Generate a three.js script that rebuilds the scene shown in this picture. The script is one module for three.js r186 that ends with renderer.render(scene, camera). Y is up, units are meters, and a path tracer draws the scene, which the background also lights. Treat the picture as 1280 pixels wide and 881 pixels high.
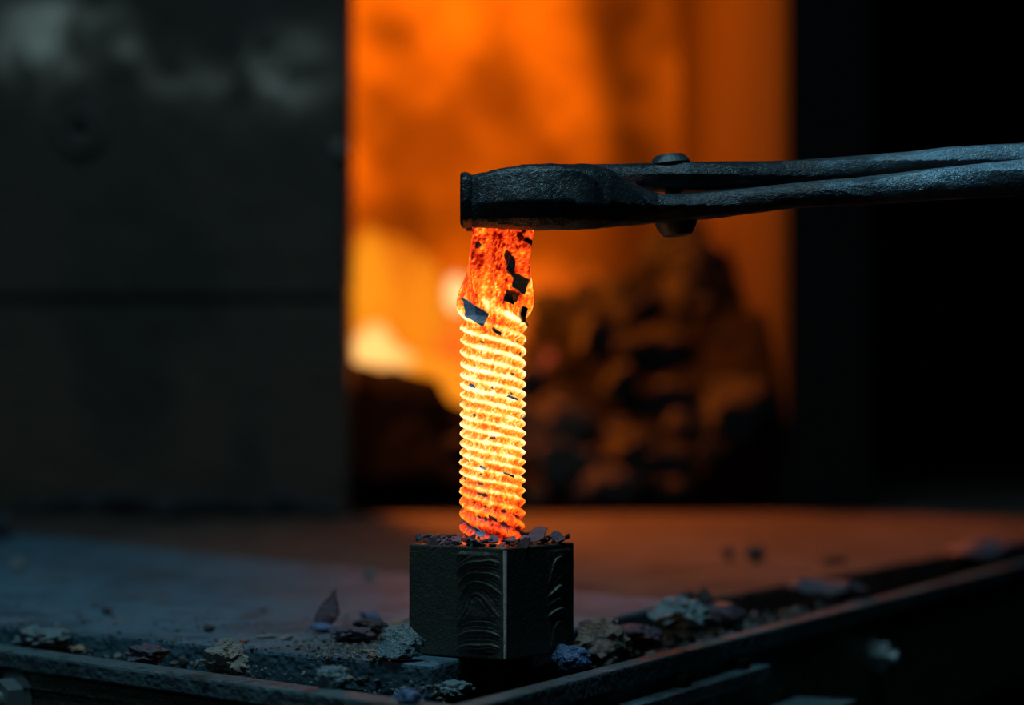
import * as THREE from 'three';
import { mergeGeometries, mergeVertices, toCreasedNormals } from 'three/addons/utils/BufferGeometryUtils.js';
import { RoundedBoxGeometry } from 'three/addons/geometries/RoundedBoxGeometry.js';
import { RectAreaLightUniformsLib } from 'three/addons/lights/RectAreaLightUniformsLib.js';

// ---------------------------------------------------------------- camera, light, exposure
const F = 2700, EYE = 0.148, CZ = 1.35, HX = 640, HY = 520;       // focal length in pixels, eye height above the plate, eye distance, vanishing point
const scene = new THREE.Scene();
scene.background = new THREE.Color(0x000000);
const camera = new THREE.PerspectiveCamera(2 * Math.atan(440.5 / F) * 180 / Math.PI, 1280 / 881, 0.05, 40);
camera.position.set(0, EYE, CZ);
camera.lookAt(0, EYE, 0);
camera.setViewOffset(1280, 881, 0, -(HY - 440.5), 1280, 881);
camera.focus = 1.325;
camera.userData.fStop = 3.2;
camera.updateProjectionMatrix();

const renderer = new THREE.WebGLRenderer({ antialias: true });
renderer.toneMapping = THREE.LinearToneMapping;
renderer.toneMappingExposure = 1.0;
renderer.shadowMap.enabled = true;
RectAreaLightUniformsLib.init();

const SKYLIGHT = { x: -0.35, y: 2.62, z: 0.7, w: 1.5, d: 0.9, strength: 8.2, color: [0.5, 0.86, 1.0] };
const WINDOW = { x: -2.45, y: 1.75, z: 1.7, w: 1.3, h: 0.9, strength: 1.1, color: [0.6, 0.9, 0.95] };
function areaLight(name, x, y, z, w, h, color, strength, target) {
  const l = new THREE.RectAreaLight(new THREE.Color().setRGB(...color), strength, w, h);
  l.name = name; l.position.set(x, y, z); l.lookAt(...target); scene.add(l);
}
areaLight('skylight_daylight', SKYLIGHT.x, SKYLIGHT.y - 0.03, SKYLIGHT.z, SKYLIGHT.w, SKYLIGHT.d, SKYLIGHT.color, SKYLIGHT.strength, [SKYLIGHT.x, 0, SKYLIGHT.z + 0.0001]);
areaLight('window_daylight', WINDOW.x + 0.03, WINDOW.y, WINDOW.z, WINDOW.w, WINDOW.h, WINDOW.color, WINDOW.strength, [WINDOW.x + 1, WINDOW.y, WINDOW.z]);
const FIRE = [1, 0.175, 0.002];
const fireLights = [[-0.34, 0.34, -2.98, 0.9, 4], [-0.1, 0.33, -2.8, 0.4, 3], [-0.47, 0.95, -2.95, 10, 5], [-0.46, 1.25, -2.8, 10, 5]];   // x, y, z, candela, size; last two added unseen to light lining and deck
for (const [x, y, z, i, s] of fireLights) {
  const l = new THREE.PointLight(new THREE.Color().setRGB(...FIRE), i, 0, 2);
  l.name = 'flame_and_added_light'; l.position.set(x, y, z); l.castShadow = true; l.shadow.radius = s; scene.add(l);
}

// ---------------------------------------------------------------- helpers
function rng(seed) { let s = seed | 0; return () => { s = (s + 0x6d2b79f5) | 0; let t = Math.imul(s ^ (s >>> 15), 1 | s); t = (t + Math.imul(t ^ (t >>> 7), 61 | t)) ^ t; return ((t ^ (t >>> 14)) >>> 0) / 4294967296; }; }
const hash = (x, y, z) => { let h = Math.imul(x, 374761393) ^ Math.imul(y, 668265263) ^ Math.imul(z, 2147483647 - 1013); h = Math.imul(h ^ (h >>> 13), 1274126177); return ((h ^ (h >>> 16)) >>> 0) / 4294967296; };
const sm = (t) => t * t * (3 - 2 * t), lerp = (a, b, t) => a + (b - a) * t, clamp = (v, a = 0, b = 1) => Math.min(b, Math.max(a, v));
const step = (a, b, v) => sm(clamp((v - a) / (b - a)));
function noise(x, y, z = 0) {
  const X = Math.floor(x), Y = Math.floor(y), Z = Math.floor(z), u = sm(x - X), v = sm(y - Y), w = sm(z - Z);
  const p = (k) => lerp(lerp(hash(X, Y, Z + k), hash(X + 1, Y, Z + k), u), lerp(hash(X, Y + 1, Z + k), hash(X + 1, Y + 1, Z + k), u), v);
  return lerp(p(0), p(1), w);
}
function fbm(x, y, z = 0, n = 4) { let s = 0, a = 0.5, t = 0; for (let k = 0; k < n; k++) { s += a * noise(x, y, z); t += a; a *= 0.5; x = x * 2.03 + 17.1; y = y * 2.03 + 5.7; z = z * 2.03 + 9.2; } return s / t; }
function table(points, x) {                                        // piecewise linear
  if (x <= points[0][0]) return points[0][1];
  for (let k = 1; k < points.length; k++) if (x <= points[k][0]) return lerp(points[k - 1][1], points[k][1], (x - points[k - 1][0]) / (points[k][0] - points[k - 1][0]));
  return points[points.length - 1][1];
}
const ground = (px, py, y = 0) => { const d = F * (EYE - y) / (py - HY); return new THREE.Vector3((px - HX) * d / F, y, CZ - d); };
const at = (px, py, z) => { const d = CZ - z; return new THREE.Vector3((px - HX) * d / F, EYE - (py - HY) * d / F, z); };

const used = {};
const numbered = (name) => { const k = used[name] = (used[name] ?? -1) + 1; return k ? name + '_' + String(k).padStart(3, '0') : name; };
function shade(o) { o.castShadow = true; o.receiveShadow = true; return o; }
function thing(name, label, category, pos = [0, 0, 0], group) {
  const o = new THREE.Group(); o.name = numbered(name); o.position.set(...pos);
  o.userData = { label, category }; if (group) o.userData.group = group;
  scene.add(o); return o;
}
function solid(name, geometry, material, label, category, group) {
  const o = shade(new THREE.Mesh(geometry, material)); o.name = numbered(name); o.userData = { label, category }; if (group) o.userData.group = group;
  scene.add(o); return o;
}
function part(name, geometry, material, parent, label) {
  const o = shade(new THREE.Mesh(geometry, material)); o.name = name;
  const n = parent.children.filter((c) => c.name.replace(/_\d{3}$/, '') === name).length;
  if (n) o.name = name + '_' + String(n).padStart(3, '0');
  if (label) o.userData.label = label;
  parent.add(o); return o;
}
function struct(name, geometry, material, pos = [0, 0, 0]) {
  const o = shade(new THREE.Mesh(geometry, material)); o.name = name; o.position.set(...pos); o.userData = { kind: 'structure' }; scene.add(o); return o;
}
const box = (w, h, d, x = 0, y = 0, z = 0) => new THREE.BoxGeometry(w, h, d).translate(x, y, z);
const rbox = (w, h, d, r, x = 0, y = 0, z = 0) => new RoundedBoxGeometry(w, h, d, 2, r).translate(x, y, z);

function texture(w, h, fn, srgb = false, repeat) {
  const a = new Uint8Array(w * h * 4);
  for (let j = 0; j < h; j++) for (let i = 0; i < w; i++) {
    const c = fn((i + 0.5) / w, (j + 0.5) / h), k = 4 * (j * w + i);
    for (let q = 0; q < 3; q++) { const v = clamp(Array.isArray(c) ? c[q] : c); a[k + q] = 255 * (srgb ? (v <= 0.0031308 ? 12.92 * v : 1.055 * v ** (1 / 2.4) - 0.055) : v); }
    a[k + 3] = 255;
  }
  const t = new THREE.DataTexture(a, w, h);
  t.magFilter = THREE.LinearFilter; t.minFilter = THREE.LinearMipmapLinearFilter; t.generateMipmaps = true; t.wrapS = t.wrapT = THREE.RepeatWrapping;
  if (srgb) t.colorSpace = THREE.SRGBColorSpace;
  if (repeat) t.repeat.set(repeat, repeat);
  t.needsUpdate = true; return t;
}
const mix3 = (a, b, t) => [lerp(a[0], b[0], t), lerp(a[1], b[1], t), lerp(a[2], b[2], t)];
const wrapNoise = (u, v, s, seed, n = 4) => {                      // a noise that repeats over the unit square
  const f = (a, b) => fbm(a * s, b * s, seed, n), wu = step(0.8, 1, u), wv = step(0.8, 1, v);
  return lerp(lerp(f(u, v), f(u - 1, v), wu), lerp(f(u, v - 1), f(u - 1, v - 1), wu), wv);
};
// uv in metres from the position, on the plane the face looks along
function metricUV(g) {
  const p = g.attributes.position, n = g.attributes.normal, uv = new Float32Array(p.count * 2);
  for (let k = 0; k < p.count; k++) {
    const nx = Math.abs(n.getX(k)), ny = Math.abs(n.getY(k)), nz = Math.abs(n.getZ(k));
    const [a, b] = ny >= nx && ny >= nz ? [p.getX(k), p.getZ(k)] : nx > nz ? [p.getZ(k), p.getY(k)] : [p.getX(k), p.getY(k)];
    uv[2 * k] = a; uv[2 * k + 1] = b;
  }
  g.setAttribute('uv', new THREE.BufferAttribute(uv, 2)); return g;
}
// flat slab: polygon in plan [x, z] between two heights, with a small bevel
function slab(points, top, bottom, bevel = 0.0015) {
  const s = new THREE.Shape(points.map(([x, z]) => new THREE.Vector2(x, -z)));
  const g = new THREE.ExtrudeGeometry(s, { depth: top - bottom - 2 * bevel, bevelEnabled: bevel > 0, bevelThickness: bevel, bevelSize: bevel, bevelOffset: -bevel, bevelSegments: 2 });
  g.rotateX(-Math.PI / 2).translate(0, bottom + bevel, 0);
  return metricUV(g);
}
// lofted bar: rows of [x, y, z, half height, half depth, squareness] along x
function loft(rows, around, along, rough, seed) {
  const curve = (k, t) => {
    const f = t * (rows.length - 1), i = Math.min(rows.length - 2, Math.floor(f)), u = f - i;
    const p0 = rows[Math.max(0, i - 1)][k], p1 = rows[i][k], p2 = rows[i + 1][k], p3 = rows[Math.min(rows.length - 1, i + 2)][k];
    const m1 = (p2 - p0) / 2, m2 = (p3 - p1) / 2, a = u * u * u, b = u * u;
    return (2 * a - 3 * b + 1) * p1 + (a - 2 * b + u) * m1 + (-2 * a + 3 * b) * p2 + (a - b) * m2;
  };
  const pos = [], uv = [], idx = [];
  for (let j = 0; j <= along; j++) {
    const t = j / along, [x, y, z, h, d, q] = [0, 1, 2, 3, 4, 5].map((k) => curve(k, t));
    for (let i = 0; i <= around; i++) {
      const a = (i % around) / around * 2 * Math.PI + Math.PI, c = Math.cos(a), s = Math.sin(a), r = (Math.abs(c) ** q + Math.abs(s) ** q) ** (-1 / q);
      const ex = 1 + (fbm(x * 90 + seed, c * 2, s * 2, 3) - 0.5) * rough + (noise(x * 400, c * 7 + seed, s * 7) - 0.5) * rough * 0.25;
      pos.push(x, y + s * r * h * ex, z + c * r * d * ex); uv.push(x, i / around * 0.113);
    }
  }
  const w = around + 1;
  for (let j = 0; j < along; j++) for (let i = 0; i < around; i++) { const a = j * w + i; idx.push(a, a + 1, a + w, a + 1, a + w + 1, a + w); }
  for (const j of [0, along]) {
    const c = pos.length / 3, f = j / along; pos.push(curve(0, f), curve(1, f), curve(2, f)); uv.push(curve(0, f), 0);
    for (let i = 0; i < around; i++) { const a = j * w + i; j ? idx.push(a, a + 1, c) : idx.push(a + 1, a, c); }
  }
  const g = new THREE.BufferGeometry();
  g.setAttribute('position', new THREE.Float32BufferAttribute(pos, 3)); g.setAttribute('uv', new THREE.Float32BufferAttribute(uv, 2)); g.setIndex(idx);
  const m = toCreasedNormals(g, 0.7); return m;
}
// broken lump: a noisy polyhedron, w x h x d, standing on y = 0
function lumpGeometry(seed, w, h, d, detail = 3, rough = 0.55, streak = 0, taper = 0, lean = 0) {
  let g = new THREE.IcosahedronGeometry(1, detail); g.deleteAttribute('uv'); g.deleteAttribute('normal'); g = mergeVertices(g, 1e-4);
  const p = g.attributes.position, v = new THREE.Vector3(), r = rng(seed), cuts = [];
  for (let k = 0; k < 7; k++) cuts.push([new THREE.Vector3(r() - 0.5, r() - 0.5, r() - 0.5).normalize(), 0.62 + 0.25 * r()]);
  for (let k = 0; k < p.count; k++) {
    v.fromBufferAttribute(p, k);
    for (const [n, lim] of cuts) { const e = v.dot(n) - lim; if (e > 0) v.addScaledVector(n, -e * 0.85); }
    const f = 1 + (fbm(v.x * 1.6 + seed, v.y * 1.6, v.z * 1.6, 2) - 0.5) * rough + (fbm(v.x * 5 + seed, v.y * 5, v.z * 5, 3) - 0.5) * rough * 0.8 + streak * (noise(v.x * 13 + v.y * 6, v.z * 2, seed) - 0.5);
    const t = clamp((v.y + 0.8) / 1.6), q = 1 - taper * t;
    p.setXYZ(k, (v.x * f * q + lean * t) * w / 1.7, v.y * f * h / 1.7, v.z * f * q * d / 1.7);
  }
  g.computeBoundingBox(); g.translate(0, -g.boundingBox.min.y, 0);
  const c = toCreasedNormals(g, 0.5); return metricUV(c);
}
// thin broken flake lying in the xz plane: ragged outline, curled, with thickness
function flakeGeometry(seed, w, d, thick, curl = 0.2) {
  const r = rng(seed), n = 7 + Math.floor(r() * 4), out = [];
  for (let k = 0; k < n; k++) { const a = (k + 0.7 * (r() - 0.5)) / n * 2 * Math.PI, q = 0.62 + 0.38 * r(); out.push([Math.cos(a) * q, Math.sin(a) * q]); }
  const rim = []; for (let k = 0; k < n; k++) { const a = out[k], b = out[(k + 1) % n]; for (let q = 0; q < 2; q++) rim.push([lerp(a[0], b[0], q / 2) * (q ? 0.93 + 0.12 * r() : 1), lerp(a[1], b[1], q / 2)]); }
  const m = rim.length, pos = [], idx = [], put = (x, z, top) => pos.push(x * w / 2, curl * w * (x * x * 0.35 + 0.2 * x * z) + (noise(x * 3 + seed, z * 3) - 0.5) * w * 0.09 + (top ? thick : 0), z * d / 2);
  for (const top of [1, 0]) { put(0, 0, top); for (const s of [0.5, 1]) for (const [x, z] of rim) put(x * s, z * s, top); }
  const L = 1 + 2 * m;
  for (const top of [1, 0]) for (let k = 0; k < m; k++) {
    const o = top ? 0 : L, k2 = (k + 1) % m, f = (a, b, c) => top ? idx.push(a, c, b) : idx.push(a, b, c);
    f(o, o + 1 + k, o + 1 + k2); f(o + 1 + k, o + 1 + m + k, o + 1 + m + k2); f(o + 1 + k, o + 1 + m + k2, o + 1 + k2);
  }
  for (let k = 0; k < m; k++) { const a = 1 + m + k, b = 1 + m + (k + 1) % m; idx.push(a, b, b + L, a, b + L, a + L); }
  const g = new THREE.BufferGeometry(); g.setAttribute('position', new THREE.Float32BufferAttribute(pos, 3)); g.setIndex(idx);
  g.computeBoundingBox(); g.translate(0, -g.boundingBox.min.y, 0);
  return metricUV(toCreasedNormals(g, 0.6));
}

// ---------------------------------------------------------------- materials
const grainBump = texture(512, 512, (u, v) => 0.6 * wrapNoise(u, v, 24, 3, 4) + 0.4 * wrapNoise(u, v, 90, 8, 2));
const metal = (o) => new THREE.MeshPhysicalMaterial({ roughness: 0.55, metalness: 0, ...o });
const rgb = (r, g, b) => new THREE.Color().setRGB(r, g, b);
function tiled(t, metres) { const c = t.clone(); c.repeat.set(1 / metres, 1 / metres); c.needsUpdate = true; return c; }
const bumpFine = tiled(grainBump, 0.05), bumpMid = tiled(grainBump, 0.22), bumpBig = tiled(grainBump, 0.9);
const plateMap = texture(1024, 1024, (u, v) => {
  const big = wrapNoise(u, v, 4, 1), mid = wrapNoise(u, v, 16, 2), fine = wrapNoise(u, v, 90, 4, 3);
  let c = mix3([0.045, 0.12, 0.17], [0.085, 0.16, 0.2], big);
  c = mix3(c, [0.13, 0.105, 0.1], step(0.5, 0.75, mid) * 0.55);
  c = mix3(c, [0.018, 0.035, 0.05], step(0.56, 0.7, wrapNoise(u, v, 26, 11)) * 0.75);
  c = mix3(c, [0.03, 0.06, 0.08], step(0.5, 0.65, wrapNoise(u, v, 6, 13)) * 0.6);
  return c.map((q) => q * (0.6 + 0.8 * fine));
}, true);
const rustMap = texture(1024, 1024, (u, v) => {
  const big = wrapNoise(u, v, 5, 21), mid = wrapNoise(u, v, 18, 22), fine = wrapNoise(u, v, 80, 24, 3);
  let c = mix3([0.13, 0.075, 0.05], [0.25, 0.14, 0.085], big);
  c = mix3(c, [0.035, 0.028, 0.025], step(0.42, 0.62, mid) * 0.85);
  return c.map((q) => q * (0.65 + 0.7 * fine));
}, true);
const sootMap = texture(512, 512, (u, v) => {
  const a = wrapNoise(u, v, 8, 31), f = wrapNoise(u, v, 60, 33, 3);
  return mix3([0.028, 0.04, 0.036], [0.06, 0.07, 0.06], a).map((q) => q * (0.6 + 0.8 * f));
}, true);
const tongsMap = texture(512, 128, (u, v) => {                        // black forge scale on the jaws, handle highlight painted into the colour
  const x = u * 0.6 - 0.2, n = fbm(u * 30, v * 8, 3, 4), f = fbm(u * 120, v * 30, 9, 3), worn = step(0.06, 0.17, x + (n - 0.5) * 0.12);  // worn: where the handle's highlight is painted in
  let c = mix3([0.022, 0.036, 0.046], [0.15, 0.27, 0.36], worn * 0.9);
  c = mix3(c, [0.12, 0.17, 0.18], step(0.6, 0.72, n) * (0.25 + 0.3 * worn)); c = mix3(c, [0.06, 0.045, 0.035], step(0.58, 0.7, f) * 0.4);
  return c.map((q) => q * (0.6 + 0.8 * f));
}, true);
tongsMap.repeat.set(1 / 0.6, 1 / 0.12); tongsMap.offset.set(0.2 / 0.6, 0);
const M = {
  plate: metal({ color: rgb(0.72, 0.92, 1.0), map: tiled(plateMap, 0.5), bumpMap: bumpMid, bumpScale: 0.003, roughness: 0.6 }),
  rust: metal({ color: rgb(0.43, 0.5, 0.64), map: tiled(rustMap, 0.9), bumpMap: bumpMid, bumpScale: 0.004, roughness: 0.8 }),
  rail: metal({ map: tiled(sootMap, 0.25), bumpMap: bumpMid, bumpScale: 0.004, roughness: 0.55, color: rgb(1, 1, 0.95) }),
  railTop: metal({ map: tiled(plateMap, 0.3), bumpMap: bumpMid, bumpScale: 0.003, roughness: 0.5, color: rgb(0.75, 0.7, 0.65) }),
  dark: metal({ color: rgb(0.006, 0.006, 0.006), roughness: 0.9, specularIntensity: 0.15 }),
  block: metal({ map: tiled(sootMap, 0.09), bumpMap: bumpFine, bumpScale: 0.0007, roughness: 0.42, color: rgb(0.75, 0.75, 0.72) }),
  edge: metal({ color: rgb(0.95, 0.8, 0.72), roughness: 0.45, bumpMap: bumpFine, bumpScale: 0.001 }),  // paler than the block: glint of its chamfer painted in
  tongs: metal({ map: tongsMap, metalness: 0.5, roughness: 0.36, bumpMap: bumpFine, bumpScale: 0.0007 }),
  bolt: metal({ color: rgb(0.1, 0.14, 0.15), roughness: 0.3, metalness: 0.3 }),
  rivet: metal({ color: rgb(0.03, 0.05, 0.06), metalness: 0.4, roughness: 0.5 }),
  flake: metal({ color: rgb(0.27, 0.27, 0.38), roughness: 0.42, bumpMap: bumpFine, bumpScale: 0.0008 }),
  flakeDark: metal({ color: rgb(0.05, 0.055, 0.085), roughness: 0.45, bumpMap: bumpFine, bumpScale: 0.0008 }),
  slagTeal: metal({ color: rgb(0.09, 0.16, 0.19), roughness: 0.45, bumpMap: bumpFine, bumpScale: 0.002 }),
  slagBlue: metal({ color: rgb(0.06, 0.13, 0.27), roughness: 0.4, bumpMap: bumpFine, bumpScale: 0.002 }),
  slagDark: metal({ color: rgb(0.022, 0.026, 0.034), roughness: 0.55, bumpMap: bumpFine, bumpScale: 0.002 }),
  slagPurple: metal({ color: rgb(0.06, 0.056, 0.085), roughness: 0.55, bumpMap: bumpFine, bumpScale: 0.002 }),
  slagPale: metal({ color: rgb(0.17, 0.19, 0.18), roughness: 0.7, bumpMap: bumpFine, bumpScale: 0.002 }),
  slagTan: metal({ color: rgb(0.25, 0.18, 0.11), roughness: 0.7, bumpMap: bumpFine, bumpScale: 0.002 }),
  slagPink: metal({ color: rgb(0.24, 0.12, 0.1), roughness: 0.7, bumpMap: bumpFine, bumpScale: 0.002 }),
  coalShade: metal({ color: rgb(0.012, 0.014, 0.015), roughness: 0.6, specularIntensity: 0.5, bumpMap: bumpFine, bumpScale: 0.002 }),  // darker copy of coal, with the heap's shade put into the colour
  coal: metal({ specularIntensity: 0.5, color: rgb(0.07, 0.058, 0.052), roughness: 0.7, bumpMap: bumpFine, bumpScale: 0.002 }),
  coalFine: metal({ color: rgb(0.004, 0.004, 0.004), specularIntensity: 0.1, roughness: 0.9, bumpMap: bumpMid, bumpScale: 0.01 }),
  room: metal({ map: tiled(sootMap, 1.3), roughness: 0.95, color: rgb(0.008, 0.008, 0.008), specularIntensity: 0.0 }),
};

// ---------------------------------------------------------------- room
struct('floor', box(6.4, 0.2, 11), M.room, [0, -0.9, -1.6]);
struct('ceiling', box(6.4, 0.2, 11), M.room, [0, 2.75, -1.6]);
struct('wall_left', box(0.2, 3.65, 11.4), M.room, [-3.3, 0.925, -1.6]);
struct('wall_right', box(0.2, 3.65, 11.4), M.room, [3.3, 0.925, -1.6]);
struct('wall_back', box(6.4, 3.45, 0.2), M.room, [0, 0.925, -7.2]);
struct('wall_front', box(6.4, 3.45, 0.2), M.room, [0, 0.925, 4.0]);
const paneGlow = new THREE.MeshStandardMaterial({ color: 0x111111, roughness: 0.3, emissive: rgb(0.5, 0.86, 1), emissiveIntensity: 0.3 });
{ // skylight in the ceiling and window in the left wall
  const { w, d, x, z } = SKYLIGHT, b = 0.05;
  const f = struct('window_1', mergeGeometries([box(w + 2 * b, 0.05, b, 0, 0, d / 2 + b / 2), box(w + 2 * b, 0.05, b, 0, 0, -d / 2 - b / 2), box(b, 0.05, d, w / 2 + b / 2), box(b, 0.05, d, -w / 2 - b / 2)]), M.dark, [x, 2.625, z]);
  part('window_pane', box(w, 0.01, d, 0, 0.018, 0), paneGlow, f);
  const g = struct('window_2', mergeGeometries([box(0.05, b, WINDOW.w + 2 * b, 0, WINDOW.h / 2 + b / 2), box(0.05, b, WINDOW.w + 2 * b, 0, -WINDOW.h / 2 - b / 2), box(0.05, WINDOW.h, b, 0, 0, WINDOW.w / 2 + b / 2), box(0.05, WINDOW.h, b, 0, 0, -WINDOW.w / 2 - b / 2)]), M.dark, [-3.175, WINDOW.y, WINDOW.z]);
  part('window_pane', box(0.01, WINDOW.h, WINDOW.w, -0.018), paneGlow, g);
}

// ---------------------------------------------------------------- work table (the bed of the machine)
const corner = ground(540, 832), leftEnd = ground(0, 781);
const bed = thing('work_table', 'heavy soot-stained steel work table with a blue-grey plate, rust-brown plate and bolted edge rails', 'table');
const dl = leftEnd.clone().sub(corner).normalize(), farR = ground(848, 751), farL = ground(0, 665), df = farL.clone().sub(farR).normalize();
const along = (p, d, t) => [p.x + d.x * t, p.z + d.z * t];
part('table_plate', slab([[corner.x, corner.z], [farR.x, farR.z], along(farR, df, 1.75), along(corner, dl, 1.15)], 0, -0.021, 0.0025), M.plate, bed, 'blue-grey steel plate with a worn front edge');
const rr = ground(1280, 675), dr = rr.clone().sub(ground(862, 751)).normalize(), r0 = ground(862, 751);
part('rear_plate', slab([[r0.x + 0.002, r0.z - 0.006], along(r0, dr, 4.2), [0.56, -3.72], [0.56, -2.02], along(farR, df, 1.8), [farR.x, farR.z - 0.006]], -0.001, -0.03, 0.0025), M.rust, bed, 'rust-brown rear plate lit orange by the fire');
{ // rails: an angle bar in front of each near edge, meeting in the corner
  const a0 = ground(0, 813, -0.008), a1 = ground(400, 868, -0.008), da = a1.clone().sub(a0).normalize();
  const b0 = ground(690, 858, -0.008), b1 = ground(1107, 749, -0.008), db = b1.clone().sub(b0).normalize();
  const t = ((b0.x - a0.x) * db.z - (b0.z - a0.z) * db.x) / (da.x * db.z - da.z * db.x), c = a0.clone().addScaledVector(da, t);
  const na = new THREE.Vector3(da.z, 0, -da.x), nb = new THREE.Vector3(db.z, 0, -db.x);
  if (na.z > 0) na.negate(); if (nb.x > 0) nb.negate();                    // both point at the plate
  const W = 0.016, wl = 0.024, railTo = (p, n, w) => [p.x + n.x * w, p.z + n.z * w];
  const L0 = a0.clone().addScaledVector(da, -0.6), B1 = b0.clone().addScaledVector(db, 3);
  part('left_rail', slab([[c.x, c.z], railTo(c, na, wl), railTo(L0, na, wl), [L0.x, L0.z]], -0.008, -0.02, 0.002), M.railTop, bed, 'left edge rail with a rounded worn lip');
  part('right_rail', slab([[c.x + db.x * 0.01, c.z + db.z * 0.01], railTo(c.clone().addScaledVector(db, 0.025), nb, W), railTo(B1, nb, W), [B1.x, B1.z]], -0.008, -0.022, 0.002), M.railTop, bed, 'right edge rail receding into the dark');
  const off = (p, n, w, d, u = 0) => [p.x + n.x * w + d.x * u, p.z + n.z * w + d.z * u];
  part('left_apron', slab([off(c, na, 0.004, da), off(c, na, 0.018, da), off(L0, na, 0.018, da), off(L0, na, 0.004, da)], -0.0195, -0.13, 0.001), M.rail, bed);
  part('right_apron', slab([off(c, nb, 0.004, db, 0.012), off(c, nb, 0.014, db, 0.03), off(B1, nb, 0.014, db), off(B1, nb, 0.004, db)], -0.0215, -0.13, 0.001), M.rail, bed);
  // ledge and ribs on the right apron
  const ledge = (u0, u1, w0, w1, y1, y2, name, m) => part(name, slab([off(b0, nb, w0, db, u0), off(b0, nb, w1, db, u0), off(b0, nb, w1, db, u1), off(b0, nb, w0, db, u1)], y1, y2, 0.001), m, bed);
  ledge(0.1, 0.34, -0.012, 0.006, -0.03, -0.04, 'ledge', M.railTop);
  ledge(0.19, 0.202, -0.006, 0.006, -0.0225, -0.03, 'rib', M.dark);
  ledge(0.3, 0.314, -0.006, 0.006, -0.0225, -0.03, 'rib', M.dark);
  ledge(0.16, 0.42, -0.05, -0.004, -0.062, -0.07, 'lower_shelf', M.railTop);
  // hex bolts standing out of the aprons
  const bolt = (p, n, size, label) => {
    const hex = new THREE.CylinderGeometry(size, size, size * 0.95, 6, 1), b = part('bolt', hex, M.bolt, bed, label);
    b.geometry.deleteAttribute('uv'); b.geometry = toCreasedNormals(b.geometry, 0.4);
    b.position.copy(p).addScaledVector(n, -size * 0.55); b.quaternion.setFromUnitVectors(new THREE.Vector3(0, 1, 0), n.clone().negate());
    b.rotateY(0.35);
    part('washer', new THREE.CylinderGeometry(size * 1.35, size * 1.35, size * 0.22, 24).translate(0, -size * 0.5, 0), M.bolt, b);
    part('bolt_end', new THREE.CylinderGeometry(size * 0.5, size * 0.55, size * 0.7, 18).translate(0, size * 0.6, 0), M.bolt, b);
  };
  const onApron = (px, py, base, d, n) => {                               // where the sight line meets the apron's face
    const q = at(px, py, 0).sub(camera.position), k = base.clone().addScaledVector(n, 0.004).sub(camera.position).dot(n) / q.dot(n);
    return camera.position.clone().addScaledVector(q, k);
  };
  bolt(onApron(22, 874, c, da, na), na, 0.0145, 'hex bolt on the left apron');
  bolt(onApron(1092, 822, c, db, nb), nb, 0.0145, 'shiny hex bolt on the right apron');
  bolt(onApron(868, 872, c, db, nb), nb, 0.0095, 'small bolt with a bright rim');
  // floor of the gutter between plate and rails, and the body of the table
  part('gutter_bottom', slab([[c.x - 0.004, c.z - 0.018], off(c, na, 0.016, da, -1.2), along(corner, dl, 1.1), along(corner, dl, 0.02), along(r0, dr, 3), off(b0, nb, 0.012, db, 2.5)], -0.0305, -0.05, 0.001), M.dark, bed);
  part('table_body', slab([[corner.x - 0.02, corner.z - 0.05], along(r0, dr, 2.2), [0.5, -1.95], [-1.2, -1.95], along(corner, dl, 1.0)], -0.031, -0.8, 0.002), M.dark, bed);
}

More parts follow.
